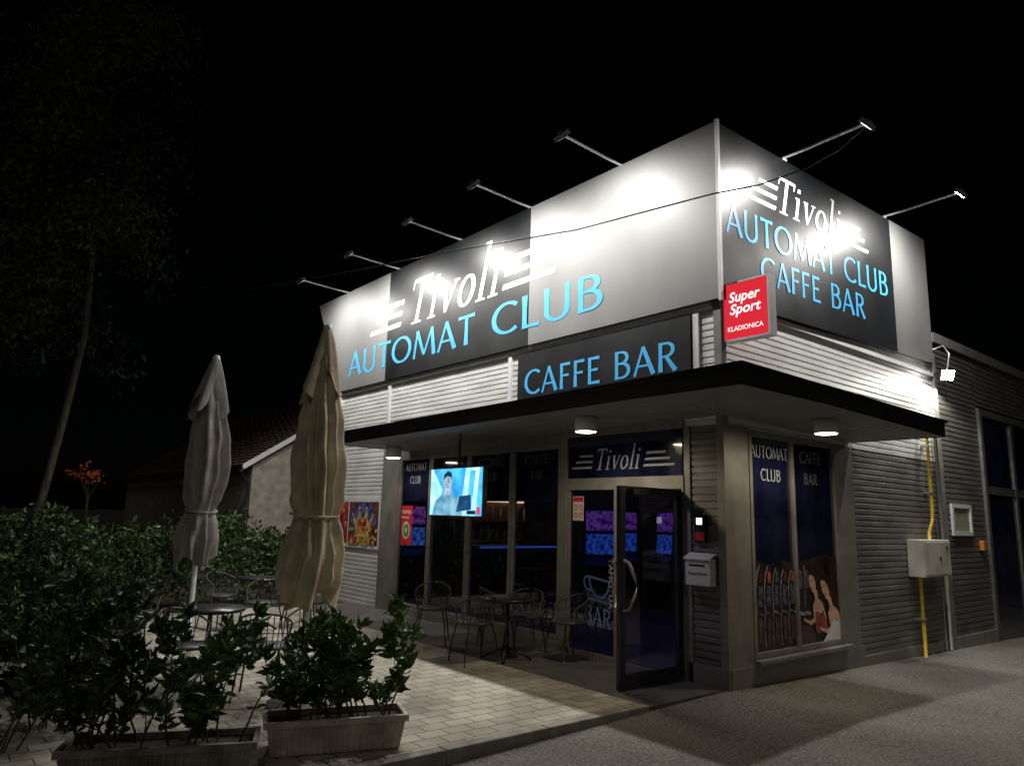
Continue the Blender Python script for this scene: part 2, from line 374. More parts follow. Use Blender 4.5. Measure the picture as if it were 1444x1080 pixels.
# street window
w=empty('window','','');w.parent=bar
m=MB()
for (x0,x1,z0,z1) in((.44,.50,.26,2.72),(2.36,2.42,.26,2.72),(1.33,1.39,.32,2.66),(.5,2.36,.26,.32),(.5,2.36,2.66,2.72)):
    m.box(x0,x1,-.04,.03,z0,z1)
o=m.build('frame','trimg',bevel=.004);o.parent=w
m=MB(); m.box(.40,2.46,-.13,-.046,.215,.26); o=m.build('sill','trimg',bevel=.006); o.parent=w
for a,b in((.5,1.33),(1.39,2.36)):
    m=MB(); m.box(a,b,-.006,.006,.32,2.66); o=m.build('tinted_pane','film'); o.parent=w
mid=pmat('mid_lettering',(.22,.23,.25),.5)
for x_,a,b,u0,u1,v0,v1 in((.42,'AUTOMAT','CLUB',.09,.87,.28,.70),(1.45,'CAFFE','BAR',.12,.62,.2,.52)):
    m=MB(); word(m,FB(x_,0,-.012),a,G,u0,u1,.14,2.43); o=m.build('lettering','filmtext' if x_<1 else mid);o.parent=w
    m=MB(); word(m,FB(x_,0,-.012),b,G,v0,v1,.14,2.17); o=m.build('lettering','filmtext' if x_<1 else mid);o.parent=w

# window graphic
def slot(nm,c,ns=5,amp=.45): return pmat(nm,c,.35,nscale=ns,namp=amp)
PM=[slot('poster_black',(.03,.018,.016),6,.8),slot('poster_chrome',(.30,.30,.32),16,.8),slot('poster_brown',(.10,.05,.035),9,.7),slot('poster_skin',(.85,.52,.37),6,.25),
    slot('poster_hair',(.05,.02,.012),25,.7),slot('poster_white',(.9,.87,.83),9,.15),slot('poster_red',(.4,.09,.07),12,.6),slot('poster_screen',(.10,.12,.2),25,.8),slot('poster_lip',(.5,.05,.06))]
def ell(cx,cy,rx,ry,rot=0,n=20):
    o=[]
    for i in range(n):
        a=2*math.pi*i/n; x=rx*math.cos(a);y=ry*math.sin(a); o.append((cx+x*math.cos(rot)-y*math.sin(rot),cy+x*math.sin(rot)+y*math.cos(rot)))
    return o
m=MB(); F=FB(.5,0,-.012)
polyF(m,F,[(0,.325),(.83,.325),(.83,1.25),(.6,1.28),(.3,1.24),(0,1.3)],-.004,0); polyF(m,F,[(.89,.325),(1.86,.325),(1.86,1.30),(1.5,1.34),(.89,1.24)],-.004,0)
for i in range(5):
    u=.02+.165*i; h=1.24-.015*i
    edge=[(.005,.36),(.022,.36),(.004,.60),(.028,.72),(.020,.95),(.05,h-.10),(.10,h-.02),(.085,h),(.035,h-.08),(.005,.98),(.012,.72),(-.01,.6)]
    polyF(m,F,[(u+a,b) for a,b in edge],.0003*i,1)
    polyF(m,F,[(u+.045,.42),(u+.125,.40),(u+.12,.66),(u+.05,.68)],.0005,2)
    polyF(m,F,[(u+.05,.80),(u+.13,.79),(u+.14,1.0),(u+.065,1.02)],.001,7)
    polyF(m,F,[(u+.075,1.05),(u+.145,1.03),(u+.15,1.14),(u+.10,1.17)],.001,(2,6,7,2,6)[i])
    polyF(m,F,[(u+.04,.72),(u+.145,.69),(u+.15,.705),(u+.04,.74)],.0015,1)
for u in(.91,1.05):
    polyF(m,F,[(u,.72),(u+.012,.72),(u+.02,1.2),(u,1.22)],0,1); polyF(m,F,[(u+.02,.95),(u+.1,.95),(u+.1,1.15),(u+.03,1.17)],.001,7); polyF(m,F,[(u,.66),(u+.13,.64),(u+.13,.68),(u,.70)],.001,1)
polyF(m,F,[(.89,.325),(1.3,.325),(1.2,.5),(.89,.58)],0,2)
def woman(u,v,s,o0,dress,lean):
    T=lambda pts:[(u+a*s-lean*(b+.3)*s,v+b*s) for a,b in pts]
    polyF(m,F,T([(.04,.17),(.14,.13),(.20,.0),(.22,-.16),(.19,-.36),(.13,-.46),(.09,-.3),(.06,-.12),(.02,.0),(-.04,.12)]),o0,4)
    polyF(m,F,T([(-.10,-.60),(.16,-.60),(.18,-.42),(.16,-.26),(.10,-.2),(.0,-.19),(-.07,-.25),(-.10,-.42)]),o0+.0006,3)
    polyF(m,F,T([(-.13,-.60),(.17,-.60),(.17,-.44),(.13,-.34),(.05,-.38),(.0,-.34),(-.07,-.36),(-.12,-.5)]),o0+.001,dress)
    polyF(m,F,T([(-.01,-.22),(.07,-.20),(.075,-.08),(-.01,-.10)]),o0+.001,3)
    polyF(m,F,T([(-.072,.02),(-.068,.08),(-.03,.13),(.03,.13),(.07,.08),(.075,-.01),(.05,-.08),(.0,-.115),(-.045,-.10),(-.066,-.05),(-.082,-.02)]),o0+.0015,3)
    polyF(m,F,T([(-.07,.07),(-.05,.15),(.03,.19),(.12,.14),(.14,.02),(.13,-.12),(.09,-.08),(.08,.02),(.04,.10),(-.03,.11)]),o0+.002,4)
    polyF(m,F,T(ell(-.035,-.06,.022,.009,.1)),o0+.0022,8)
    polyF(m,F,T(ell(-.04,.03,.014,.006)),o0+.0022,4); polyF(m,F,T(ell(.015,.035,.014,.006)),o0+.0022,4)
    polyF(m,F,T([(-.09,-.25),(-.04,-.28),(-.10,-.46),(-.22,-.50),(-.36,-.44),(-.37,-.40),(-.24,-.44),(-.13,-.42)]),o0+.0025,3)
woman(1.32,1.00,.95,.002,6,.30); woman(1.68,.92,1.05,.006,5,.5)
polyF(m,F,[(1.42,.326),(1.855,.326),(1.855,.56),(1.66,.50)],.0095,5)
o=m.build('window_graphic',PM);o.parent=w

# entrance
ent=empty('entrance','','');ent.parent=bar
m=MB()
m.box(-.045,.03,2.40,2.51,0,2.8); m.box(-.04,.03,1.50,1.56,0,2.05); m.box(-.045,.03,.5,2.40,2.05,2.2); m.box(-.045,.03,.5,2.4,2.74,2.86)
m.box(-.045,.03,.5,.53,0,2.05); m.box(-.035,.03,1.56,2.35,0,.07)
m.box(-.035,.03,2.35,2.4,.07,2.05)
o=m.build('frame','trimg',bevel=.004);o.parent=ent
m=quadA(0,1.56,2.35,.07,2.05); o=m.build('side_pane','doorglass');o.parent=ent
m=MB(); m.box(-.02,.02,.53,2.4,2.2,2.74); o=m.build('transom_panel','film');o.parent=ent
m=MB(); F=FA(2.4,2.3,-.025)
word(m,F,'Tivoli',S,.48,1.30,.27,0,.3)
o=m.build('lettering','filmtext');o.parent=ent
for sd_ in(0,1):
    m=MB()
    for i in range(3):
        y=.02+.075*i; d=.035*i
        if sd_==0: polyF(m,F,[(.08+d*2,y),(.44+d*.3,y),(.455+d*.3,y+.028),(.095+d*2,y+.028)])
        else: polyF(m,F,[(1.30+d*.6,y),(1.76-d*1.8,y),(1.77-d*1.8,y+.028),(1.315+d*.6,y+.028)])
    o=m.build('stripe_emblem','filmtext');o.parent=ent
gg=pmat('graphic_grey',(.15,.21,.40),.5,emis=.05)
m=MB(); F=FA(2.35,0,-.008)
word(m,lambda u,v,o:F(u,v-.10*(u-.3),o),'BAR',G,.28,.72,.22,.42,.0,0); o=m.build('lettering',gg);o.parent=ent
m=MB()
F2=lambda u,v,o:F(u,v-.12*(u-.3),o)
strokes(m,F2,[(x,y,.03) for x,y,_ in arc(.52,.98,.17,.22,180,360,0,0)],1,1,0,0,0)
strokes(m,F2,[(.32,.98,.03),(.72,.98,.03)],1,1,0,0,.001); strokes(m,F2,[(.36,.72,.03),(.68,.72,.03)],1,1,0,0,.001)
strokes(m,F2,[(x,y,.025) for x,y,_ in arc(.34,.9,.08,.08,60,300,0,0)],1,1,0,0,.002)
o=m.build('cup_emblem',pmat('graphic_blue',(.07,.11,.28),.5,emis=.05));o.parent=ent
m=MB()
polyF(m,FA(2.31,0,-.008),[(0,1.66),(.20,1.66),(.20,1.97),(0,1.97)],0,0)
polyF(m,FA(2.31,0,-.008),[(.01,1.90),(.19,1.90),(.19,1.96),(.01,1.96)],.001,1)
for r in range(2):
    for c in range(2): polyF(m,FA(2.31,0,-.008),ell(.055+.09*c,1.83-.1*r,.032,.032),.002,1); polyF(m,FA(2.31,0,-.008),ell(.055+.09*c,1.83-.1*r,.02,.02),.003,0)
o=m.build('warning_sticker',['box','paint_red']);o.parent=ent
o=ftext('AUTOMAT',lambda u,v,o_:Vector((-.012-o_,1.66-v,.62+u)),0,0,.1,'filmtext','lettering',None,width=.6,bold=.02); o.parent=ent
# door leaf
door=empty('door','','');door.parent=bar
door['label']='open dark framed glass door'
m=MB()
y0,y1=.535,.585
m.box(-1.06,-.97,y0,y1,.02,2.04); m.box(-.12,-.03,y0,y1,.02,2.04); m.box(-.97,-.12,y0+.002,y1-.002,.02,.16); m.box(-.97,-.12,y0+.002,y1-.002,1.94,2.04)
o=m.build('frame','dark',bevel=.005);o.parent=door
m=MB(); m.add([(-.97,.56,.16),(-.12,.56,.16),(-.12,.56,1.94),(-.97,.56,1.94)],[(0,1,2,3)]); o=m.build('pane','doorglass');o.parent=door
for yy,sg_ in((y0,-1),(y1,1)):
    m=MB(); 
    m.tube([(-1.0,yy,1.28),(-1.0,yy+.07*sg_,1.26),(-.93,yy+.09*sg_,1.1),(-.90,yy+.09*sg_,1.02),(-.93,yy+.09*sg_,.94),(-1.0,yy+.07*sg_,.80),(-1.0,yy,.78)],.017,8)
    o=m.build('handle','steel');o.parent=door
m=MB(); m.box(-.9,-.2,y0-.05,y0-.003,1.955,2.02); o=m.build('door_closer','dark');o.parent=door

# crown poster
post=empty('window_poster','red and gold picture panels with golden crown on pale wall','poster',(-.02,8.28,1.4))
m=MB(); F=FA(9.2,0,-.03)
PP=[slot('crown_backdrop',(.16,.06,.05),7,.8),slot('crown_gold',(.8,.50,.14),12,.6),slot('crown_red',(.5,.05,.05),7,.7),M['trimw'],slot('crown_blue',(.10,.12,.3),9,.8)]
m.box(-.03,-.016,7.34,9.22,1.02,1.94,3)
polyF(m,F,[(.03,1.08),(.6,1.08),(.6,1.88),(.03,1.88)],.001,2); polyF(m,F,[(.64,1.08),(1.8,1.08),(1.8,1.88),(.64,1.88)],.001,0)
polyF(m,F,[(.7,1.5),(.9,1.85),(1.5,1.85),(1.75,1.5),(1.5,1.3),(.9,1.3)],.002,4)
cr=[(.95,1.3),(1.45,1.3),(1.6,1.62),(1.42,1.5),(1.34,1.74),(1.2,1.52),(1.06,1.74),(.98,1.5),(.8,1.62)]
polyF(m,F,cr,.003,1); polyF(m,F,[(.92,1.22),(1.48,1.22),(1.48,1.29),(.92,1.29)],.003,1)
polyF(m,F,[(1.0,1.42),(1.4,1.42),(1.33,1.60),(1.2,1.48),(1.07,1.60)],.0035,2)
for i in range(5): polyF(m,F,ell(1.0+.1*i,1.36,.03,.04),.005,2)
for p_ in((1.6,1.64),(1.34,1.76),(1.06,1.76),(.8,1.64)): polyF(m,F,ell(*p_,.03,.03),.004,1)
for i in range(60):
    u=.68+random.random()*1.1; polyF(m,F,ell(u,1.10+random.random()**2*.35,.05,.03,random.random()),.0041+.0001*i,(1,1,2,1)[i%4])
for i in range(14): polyF(m,F,ell(.08+.035*i,1.2+.13*(i%5),.05,.05),.004,(1,4,0)[i%3])
child(m.build('printed_panel',PP),post)

# ---------------------------------------------------------------- rear hall
ann=empty('rear_hall','long grey ribbed metal hall behind the bar with tall glazed gate','building',(5.9,0,0))
M['hallgrey']=pmat('hall_siding',(.14,.135,.127),.45,.15,nscale=1.5,namp=.3,stretch=(1,1,4))
M['gatefr']=pmat('gate_frame',(.13,.125,.115),.45,.2)
for a,b,c,d in((5.92,7.66,.05,4.7),(7.66,16,3.85,4.7),(11.2,16,-.25,3.85)):
    mb=MB(); ribs(mb,fBn,a,b,c,d,.085); child(mb.build('siding','hallgrey'),ann)
mb=MB(); mb.box(5.92,16,.1,14,3.9,4.7); mb.box(5.92,7.6,.1,14,-.3,3.9); mb.box(11.2,16,.1,14,-.3,3.9); mb.box(7.6,11.2,.6,14,-.3,3.9); child(mb.build('wall','interior'),ann)
mb=MB(); mb.box(5.9,16,-.06,.05,4.7,4.86); child(mb.build('roof_edge','trimg'),ann)
mb=MB(); mb.box(5.9,7.66,-.05,0,-.4,.05); child(mb.build('base_board','trimg'),ann)
g=empty('gate','',''); g.parent=ann; g.matrix_parent_inverse=Matrix.Translation((-5.9,0,0))
mb=MB(); mb.box(7.66,7.78,-.06,.06,-.3,3.8); mb.box(7.78,10.9,-.05,.05,3.68,3.8); mb.box(10.9,11.02,-.06,.06,-.3,3.8)
for x in(9.28,): mb.box(x,x+.14,-.04,.04,-.3,3.68)
for z in(-.25,2.3): 
    for x,x2 in((7.78,9.28),(9.42,10.9)): mb.box(x,x2,-.035,.035,z,z+.14)
o=mb.build('frame','gatefr');o.parent=g
mb=MB(); mb.box(7.78,10.9,-.01,.01,-.1,3.68); o=mb.build('pane','film');o.parent=g
v=empty('vent_window','',''); v.parent=ann; v.matrix_parent_inverse=Matrix.Translation((-5.9,0,0))
mb=MB(); mb.box(6.12,6.95,-.05,-.016,1.58,1.64);mb.box(6.12,6.95,-.05,-.016,2.02,2.08);mb.box(6.12,6.19,-.05,-.016,1.64,2.02);mb.box(6.88,6.95,-.05,-.016,1.64,2.02)
o=mb.build('frame','trimw');o.parent=v
mb=MB(); mb.box(6.19,6.88,-.03,-.018,1.64,2.02); o=mb.build('pane',pmat('frosted_pane',(.32,.36,.22),.3));o.parent=v

# ---------------------------------------------------------------- signs
sg=empty('fascia_sign','black and silver fascia sign with white and blue club lettering','shop sign',(-.06,5,5.2))
x0,x1=-.09,.02
def panelA(ya,yb,yc,yd,z0,z1,mi):
    mb=MB()
    vs=[(x,y,z) for x in(x0,x1) for (y,z) in((ya,z0),(yb,z0),(yd,z1),(yc,z1))]
    mb.add(vs,[(0,1,2,3),(7,6,5,4),(0,4,5,1),(1,5,6,2),(2,6,7,3),(3,7,4,0)]); child(mb.build('panel',mi),sg)
panelA(-.058,3.205,-.058,3.205,4.15,6.29,'signsilver'); panelA(3.213,7.366,3.213,7.366,4.15,6.29,'signblack'); panelA(7.374,9.2,7.374,10.6,4.15,6.29,'signsilver')
F=FA(0,0,-.094)
mb=MB(); word(mb,lambda u,v,o:F(u-6.70,v,o),'Tivoli',S,0,2.98,.84,5.08,.28); child(mb.build('lettering','white'),sg)
def stripesA(u0,u1,v,dirn,n=3,h=.085,gap=.21,step=.22):
    mb=MB()
    for i in range(n):
        vv=v+gap*i
        a,b=(u0+step*i,u1) if dirn<0 else (u0,u1-step*i)
        sh=.04*i
        polyF(mb,F,[(a+sh,vv),(b+sh,vv),(b+sh+.035,vv+h),(a+sh+.035,vv+h)])
    child(mb.build('stripe_emblem','white'),sg)
stripesA(-8.05,-6.9,5.12,-1); stripesA(-3.85,-2.65,5.12,1)
for t_,a_,b_ in(('AUTOMAT',-8.9,-4.52),('CLUB',-4.09,-1.68)):
    mb=MB(); word(mb,F,t_,G,a_,b_,.5,4.41); child(mb.build('lettering','blue'),sg)
mb=MB(); mb.box(-.10,-.06,-.10,-.06,4.12,6.31); child(mb.build('corner_trim','trimw'),sg)
sg=empty('fascia_sign','black street side fascia sign with club and cafe lettering','shop sign',(3,-.06,5.2))
y0_,y1_=-.09,.02; k=.03
def panelB(xa,xb,mi):
    mb=MB()
    vs=[(x,y,z) for y in(y0_,y1_) for (x,z) in((xa,4.14+k*xa),(xb,4.14+k*xb),(xb,6.27+k*xb*.8),(xa,6.27+k*xa*.8))]
    mb.add(vs,[(0,1,2,3),(7,6,5,4),(0,4,5,1),(1,5,6,2),(2,6,7,3),(3,7,4,0)]); child(mb.build('panel',mi),sg)
panelB(-.057,4.40,'signblack'); panelB(4.408,5.72,'signsilver')
F=FB(0,0,-.094,.03)
mb=MB(); word(mb,F,'Tivoli',S,1.08,2.90,.50,5.50,.26); child(mb.build('lettering','white'),sg)
def stB(u0,u1,dirn):
    mb=MB()
    for i in range(3):
        vv=5.5+.14*i; a,b=(u0+.14*i,u1) if dirn<0 else (u0,u1-.14*i)
        polyF(mb,F,[(a+.03*i,vv),(b+.03*i,vv),(b+.03*i+.03,vv+.055),(a+.03*i+.03,vv+.055)])
    child(mb.build('stripe_emblem','white'),sg)
stB(.40,1.10,-1); stB(2.9,3.6,1)
for t_,a_,b_,c_,z_ in(('AUTOMAT',.03,2.60,.37,4.95),('CLUB',2.82,4.20,.37,4.95),('CAFFE',.72,2.14,.35,4.48),('BAR',2.40,3.40,.35,4.48)):
    mb=MB(); word(mb,F,t_,G,a_,b_,c_,z_); child(mb.build('lettering','blue'),sg)
cs=empty('cafe_sign','low black sign board with blue cafe bar lettering','shop sign',(-.05,1.9,3.7))
mb=MB(); mb.box(-.055,-.015,.36,3.46,3.30,4.04); child(mb.build('panel','signblack'),cs)
for t_,a_,b_ in(('CAFFE',-3.3,-1.78),('BAR',-1.56,-.55)):
    mb=MB(); word(mb,FA(0,0,-.058),t_,G,a_,b_,.36,3.42); child(mb.build('lettering','blue'),cs)
ps=empty('projecting_sign','red illuminated box sign with white writing on the corner','sign',(0,-.3,4))
redglow=emat('red_lightbox',(.85,.03,.05),.85)
whiteglow=emat('white_lightbox',(1,.95,.95),1.2)
mb=MB(); mb.box(.002,.118,-.60,-.06,3.67,4.30); child(mb.build('face',redglow),ps)
mb=MB()
mb.box(-.006,.126,-.62,-.6,3.65,4.32); mb.box(-.006,.126,-.06,-.04,3.65,4.32); mb.box(-.006,.126,-.6,-.06,3.65,3.67); mb.box(-.006,.126,-.6,-.06,4.30,4.32)
child(mb.build('frame','trimw'),ps)
mb=MB(); mb.tube([(.06,-.04,3.8),(.06,.05,3.8)],.02); child(mb.build('bracket','steel'),ps)
Fr=FA(-.05,3.67,.0)
ftext('Super',Fr,.07,.42,.16,whiteglow,'lettering',ps,width=.38,shear=.2,bold=.02)
ftext('Sport',Fr,.08,.28,.16,whiteglow,'lettering',ps,width=.38,shear=.2,bold=.02)
ftext('KLADIONICA',Fr,.05,.09,.075,whiteglow,'lettering',ps,width=.44,bold=.01)

# ---------------------------------------------------------------- lamps
def spot(name,loc,direction,power,ang,col,parent,size=.04,blend=.4):
    l=bpy.data.lights.new(name,'SPOT'); l.energy=power; l.spot_size=math.radians(ang); l.spot_blend=blend; l.color=col; l.shadow_soft_size=size
    o=bpy.data.objects.new(name,l); COL.objects.link(o); o.location=loc
    o.rotation_euler=Vector(direction).to_track_quat('-Z','Y').to_euler()
    if parent: child(o,parent)
    return o
def signlamp(base,d,length,power,lens='bulbdim'):
    b=Vector(base); d=Vector(d); tip=b+d*length+Vector((0,0,.03))
    e=empty('sign_lamp','small floodlight on a thin steel arm above the fascia','lamp',tuple(b),'floodlights on arms along the fascia')
    m=MB(); m.tube([b-d*.05,b+d*.3,tip],.017,8); m.box(b.x-.05,b.x+.05,b.y-.05,b.y+.05,b.z-.06,b.z-.012); child(m.build('arm','trimw'),e)
    m=MB(); side=d.cross(Vector((0,0,1))); aim=(-d*.75+Vector((0,0,-.66))).normalized(); up=side.cross(aim).normalized()
    c=tip+Vector((0,0,-.03))+d*.02
    m.obox(c-aim*.025,side,up,aim,.09,.06,.022); m.obox(c+aim*.0,side,up,aim,.097,.067,.006)
    m.obox(c-aim*.06,side,up,aim,.03,.025,.012)
    child(m.build('lamp_head','trimg'),e)
    m=MB(); m.obox(c+aim*.0085,side,up,aim,.07,.042,.002); child(m.build('lens',lens),e)
    aim2=(-d*.30+Vector((0,0,-.95))).normalized()
    spot('bulb',c+aim*.07+Vector((0,0,-.05)),aim2,power,180,(1,.97,.92),e,.045,.9)
for y in(1.42,3.25,5.05,7.1,9.2): signlamp((-.03,y,6.31),(-1,0,0),1.08,330)
signlamp((1.41,-.03,6.36),(0,-1,0),1.08,360); signlamp((4.3,-.03,6.41),(0,-1,0),1.08,380,'bulb')
def downlight(x,y,zb,zt,power):
    e=empty('canopy_downlight','round white drum downlight under the canopy','lamp',(x,y,zt),'downlights under the canopy')
    m=MB(); m.lathe((x,y,0),[(.105,zt),(.125,zt-.01),(.125,zb),(.119,zb),(.118,zb+.02),(.0,zb+.02)],24); child(m.build('housing','trimw'),e)
    m=MB(); m.lathe((x,y,0),[(.0,zb-.006),(.10,zb-.004),(.117,zb+.004),(.117,zb+.016),(0,zb+.016)],24); child(m.build('lens','bulbw'),e)
    spot('bulb',(x,y,zb-.03),(0,0,-1),power,172,(1,.84,.62),e,.09,.5)
downlight(-.9,1.2,2.66,2.83,46); downlight(-.6,6.0,2.59,2.77,24); downlight(.87,-.72,2.67,2.83,46)
fl=empty('wall_floodlight','small bright floodlight on a bracket at the wall corner','lamp',(5.86,0,4.1))
mb=MB(); mb.tube([(5.86,-.02,4.55),(5.86,-.2,4.6),(5.86,-.28,4.45),(5.8,-.25,4.15)],.015); child(mb.build('bracket','steel'),fl)
aim=Vector((-.55,-.7,-.35)).normalized(); sd=aim.cross(Vector((0,0,1))).normalized(); up=sd.cross(aim)
c=Vector((5.76,-.25,4.1))
mb=MB(); mb.obox(c,sd,up,aim,.10,.08,.035); child(mb.build('lamp_head','dark'),fl)
mb=MB(); mb.obox(c+aim*.038,sd,up,aim,.095,.075,.003); child(mb.build('lens','bulb'),fl)
spot('bulb',c+aim*.08+Vector((0,-.02,-.04)),(-.1,-.25,-.9),110,174,(1,.97,.85),fl,.04,.2)

# ---------------------------------------------------------------- wall things
ms=empty('mailbox','pale grey metal mailbox beside the entrance','mailbox',(-.1,.3,1.1))
mb=MB(); mb.box(-.14,-.035,.10,.42,1.02,1.30)
mb.add([(-.16,.085,1.30),(-.035,.085,1.36),(-.035,.435,1.36),(-.16,.435,1.30),(-.16,.085,1.29),(-.16,.435,1.29)],[(0,1,2,3),(0,3,5,4)])
child(mb.build('box','trimw',bevel=.006),ms)
mb=MB(); mb.box(-.143,-.14,.17,.37,1.22,1.24); child(mb.build('slot','dark'),ms)
ftext('Autorizirani',FA(.38,1.13,-.142),0,0,.05,'dark','lettering',ms,width=.24,bold=.01)
ic=empty('wall_intercom','small dark intercom with a lit white panel','intercom',(-.03,.3,1.64))
mb=MB(); mb.box(-.06,-.03,.20,.36,1.46,1.78); child(mb.build('box','dark',bevel=.008),ic)
mb=MB(); mb.box(-.064,-.06,.25,.32,1.66,1.73); child(mb.build('lit_panel',emat('intercom_glow',(.8,.95,1),2.5)),ic)
mb=MB(); mb.box(-.064,-.06,.22,.34,1.49,1.58); child(mb.build('label_plate','paint_red'),ic)
mx=empty('meter_box','pale grey utility cabinet fixed on the ribbed wall','meter box',(4.9,-.1,1.3))
mb=MB(); mb.box(4.42,5.38,-.24,-.016,1.0,1.52); child(mb.build('cabinet','box',bevel=.01),mx)
for a in(4.45,4.91): mb=MB(); mb.box(a,a+.44,-.25,-.241,1.03,1.49); child(mb.build('door','box',bevel=.004),mx)
for a,b in((4.94,1.23),(5.2,1.38)): mb=MB(); mb.box(a,a+.04,-.262,-.25,b,b+.05); child(mb.build('lock','dark'),mx)
gp=empty('gas_pipe','yellow gas pipe running down the ribbed wall','pipe',(5,-.08,0))
mb=MB(); mb.tube([(5.2,-.1,3.2),(5.2,-.1,2.0),(5.17,-.1,1.8),(5.02,-.1,1.62),(5.02,-.1,1.5)],.024); child(mb.build('pipe','yellow'),gp)
mb=MB(); mb.tube([(4.55,-.12,1.02),(4.55,-.12,-.1)],.026); child(mb.build('pipe','yellow'),gp)
for z in(2.9,2.2): mb=MB(); mb.box(5.16,5.24,-.13,-.01,z,z+.03); child(mb.build('clamp','steel'),gp)
mb=MB(); mb.box(4.5,4.6,-.155,-.01,.4,.43); child(mb.build('clamp','steel'),gp)
for xx,zz,rr in((5.62,3.3,.03),(5.45,1.9,.015)):
    dp=empty('wall_conduit','grey vertical conduit on the ribbed wall','pipe',(xx,-.05,0),'conduits on the ribbed wall')
    mb=MB(); mb.tube([(xx,-.06,zz),(xx,-.06,-.1)],rr); child(mb.build('pipe','trimg'),dp)
sk=empty('wall_socket','small orange outdoor socket on the wall','socket',(7.3,-.05,1.4)); mb=MB(); mb.box(7.25,7.4,-.09,-.016,1.34,1.5); child(mb.build('cover',pmat('orange_plastic',(.5,.2,.04),.5),bevel=.01),sk)
# TV
tv=empty('television','wall television hanging under the canopy showing a blue picture','television',(-.95,3.6,2.0))
mb=MB(); mb.box(-.97,-.90,3.0,4.27,1.66,2.34); child(mb.build('casing','dark',bevel=.008),tv)
def tvmat(nm,c1,c2,s,sc):
    m,nt,out=newmat(nm); N=nt.nodes; e=N.new('ShaderNodeEmission'); no=N.new('ShaderNodeTexNoise'); tc=N.new('ShaderNodeTexCoord'); cr=N.new('ShaderNodeValToRGB')
    no.inputs['Scale'].default_value=sc; nt.links.new(tc.outputs['Object'],no.inputs['Vector']); nt.links.new(no.outputs['Fac'],cr.inputs['Fac'])
    cr.color_ramp.elements[0].position=.35; cr.color_ramp.elements[1].position=.65
    cr.color_ramp.elements[0].color=(*c1,1); cr.color_ramp.elements[1].color=(*c2,1); nt.links.new(cr.outputs[0],e.inputs[0]); e.inputs[1].default_value=s
    nt.links.new(e.outputs[0],out.inputs[0]); return m
TM=[tvmat('screen_blue',(.02,.26,.62),(.1,.55,.95),1.4,4),tvmat('screen_navy',(.01,.04,.10),(.02,.1,.25),1,6),tvmat('screen_skin',(.2,.32,.42),(.6,.66,.7),1.1,9),tvmat('screen_light',(.25,.65,.95),(.6,.9,1),1.4,5),emat('screen_dark',(.01,.03,.06),1),emat('screen_red',(.8,.08,.2),1),tvmat('screen_shirt',(.08,.3,.5),(.3,.6,.75),1.1,8)]
mb=MB(); F=FA(4.25,1.68,-.972)
polyF(mb,F,[(0,0),(1.23,0),(1.23,.64),(0,.64)],.0,0)
polyF(mb,F,[(.0,.0),(.22,.0),(.3,.35),(.05,.64),(0,.64)],.001,3)
polyF(mb,F,[(.75,.0),(1.1,.0),(1.16,.64),(.85,.64)],.001,3); polyF(mb,F,[(.88,.1),(1.0,.1),(1.08,.6),(.95,.6)],.002,0)
polyF(mb,F,[(.06,0),(.80,0),(.78,.12),(.70,.24),(.56,.29),(.50,.34),(.36,.34),(.30,.28),(.14,.2)],.002,6)
polyF(mb,F,[(.37,.28),(.50,.28),(.51,.38),(.36,.38)],.0025,2)
polyF(mb,F,[(.66,.05),(1.0,.08),(.98,.28),(.72,.26)],.003,1)
polyF(mb,F,ell(.435,.445,.09,.125),.004,2); polyF(mb,F,[(.335,.46),(.34,.56),(.43,.61),(.52,.58),(.54,.47),(.51,.52),(.42,.54),(.36,.51)],.005,4)
polyF(mb,F,ell(.40,.46,.014,.008),.006,4); polyF(mb,F,ell(.47,.46,.014,.008),.006,4); polyF(mb,F,ell(.44,.38,.03,.006),.006,4)
polyF(mb,F,[(.9,.02),(1.1,.02),(1.1,.07),(.9,.07)],.003,4);polyF(mb,F,[(1.12,.02),(1.2,.02),(1.2,.12),(1.12,.12)],.004,5)
child(mb.build('screen',TM),tv)
mb=MB(); mb.tube([(-.93,3.63,2.34),(-.93,3.63,2.81)],.02); child(mb.build('bracket','dark'),tv)
rp=empty('red_poster','red advertising poster with pale roundel behind the glass','poster',(-.02,6.4,1.5))
mb=MB(); F=FA(6.62,0,-.012); polyF(mb,F,[(0,1.15),(.36,1.15),(.36,1.82),(0,1.82)],0,0); polyF(mb,F,ell(.18,1.40,.13,.15),.001,1); polyF(mb,F,ell(.18,1.40,.09,.11),.002,2); polyF(mb,F,ell(.18,1.40,.04,.05),.003,1)
child(mb.build('sheet',['paint_red','box',pmat('poster_green',(.08,.25,.08),.5)]),rp)
ftext('PREMIJA',FA(6.60,1.68,-.014),0,0,.09,'white','lettering',rp,width=.3); ftext('PREMIJA',FA(6.60,1.60,-.014),0,0,.05,'white','lettering',rp,width=.26)

# ---------------------------------------------------------------- interior
sm=empty('gaming_machine','upright gaming machine with glowing blue screen','gaming machine',(0,0,0),'gaming machines inside the bar')
parts=[]
m=MB(); m.box(-.3,.3,-.32,.32,0,.748); m.add([(-.45,-.32,.75),(.3,-.32,.75),(.3,.32,.75),(-.45,.32,.75),(-.1,-.32,1.9),(.3,-.32,1.9),(.3,.32,1.9),(-.1,.32,1.9),(-.45,-.32,.85),(-.45,.32,.85),(-.15,-.32,1.0),(-.15,.32,1.0)],[(0,1,2,3),(0,8,9,3),(8,10,11,9),(10,4,7,11),(4,5,6,7),(0,1,5,4,10,8),(3,9,11,7,6,2),(1,2,6,5)])
o=m.build('cabinet','dark');o.parent=sm;parts.append(o)
SB=tvmat('machine_blue',(.004,.01,.08),(.04,.12,.5),.6,14); SP=tvmat('machine_purple',(.02,.005,.08),(.25,.07,.34),.5,14)
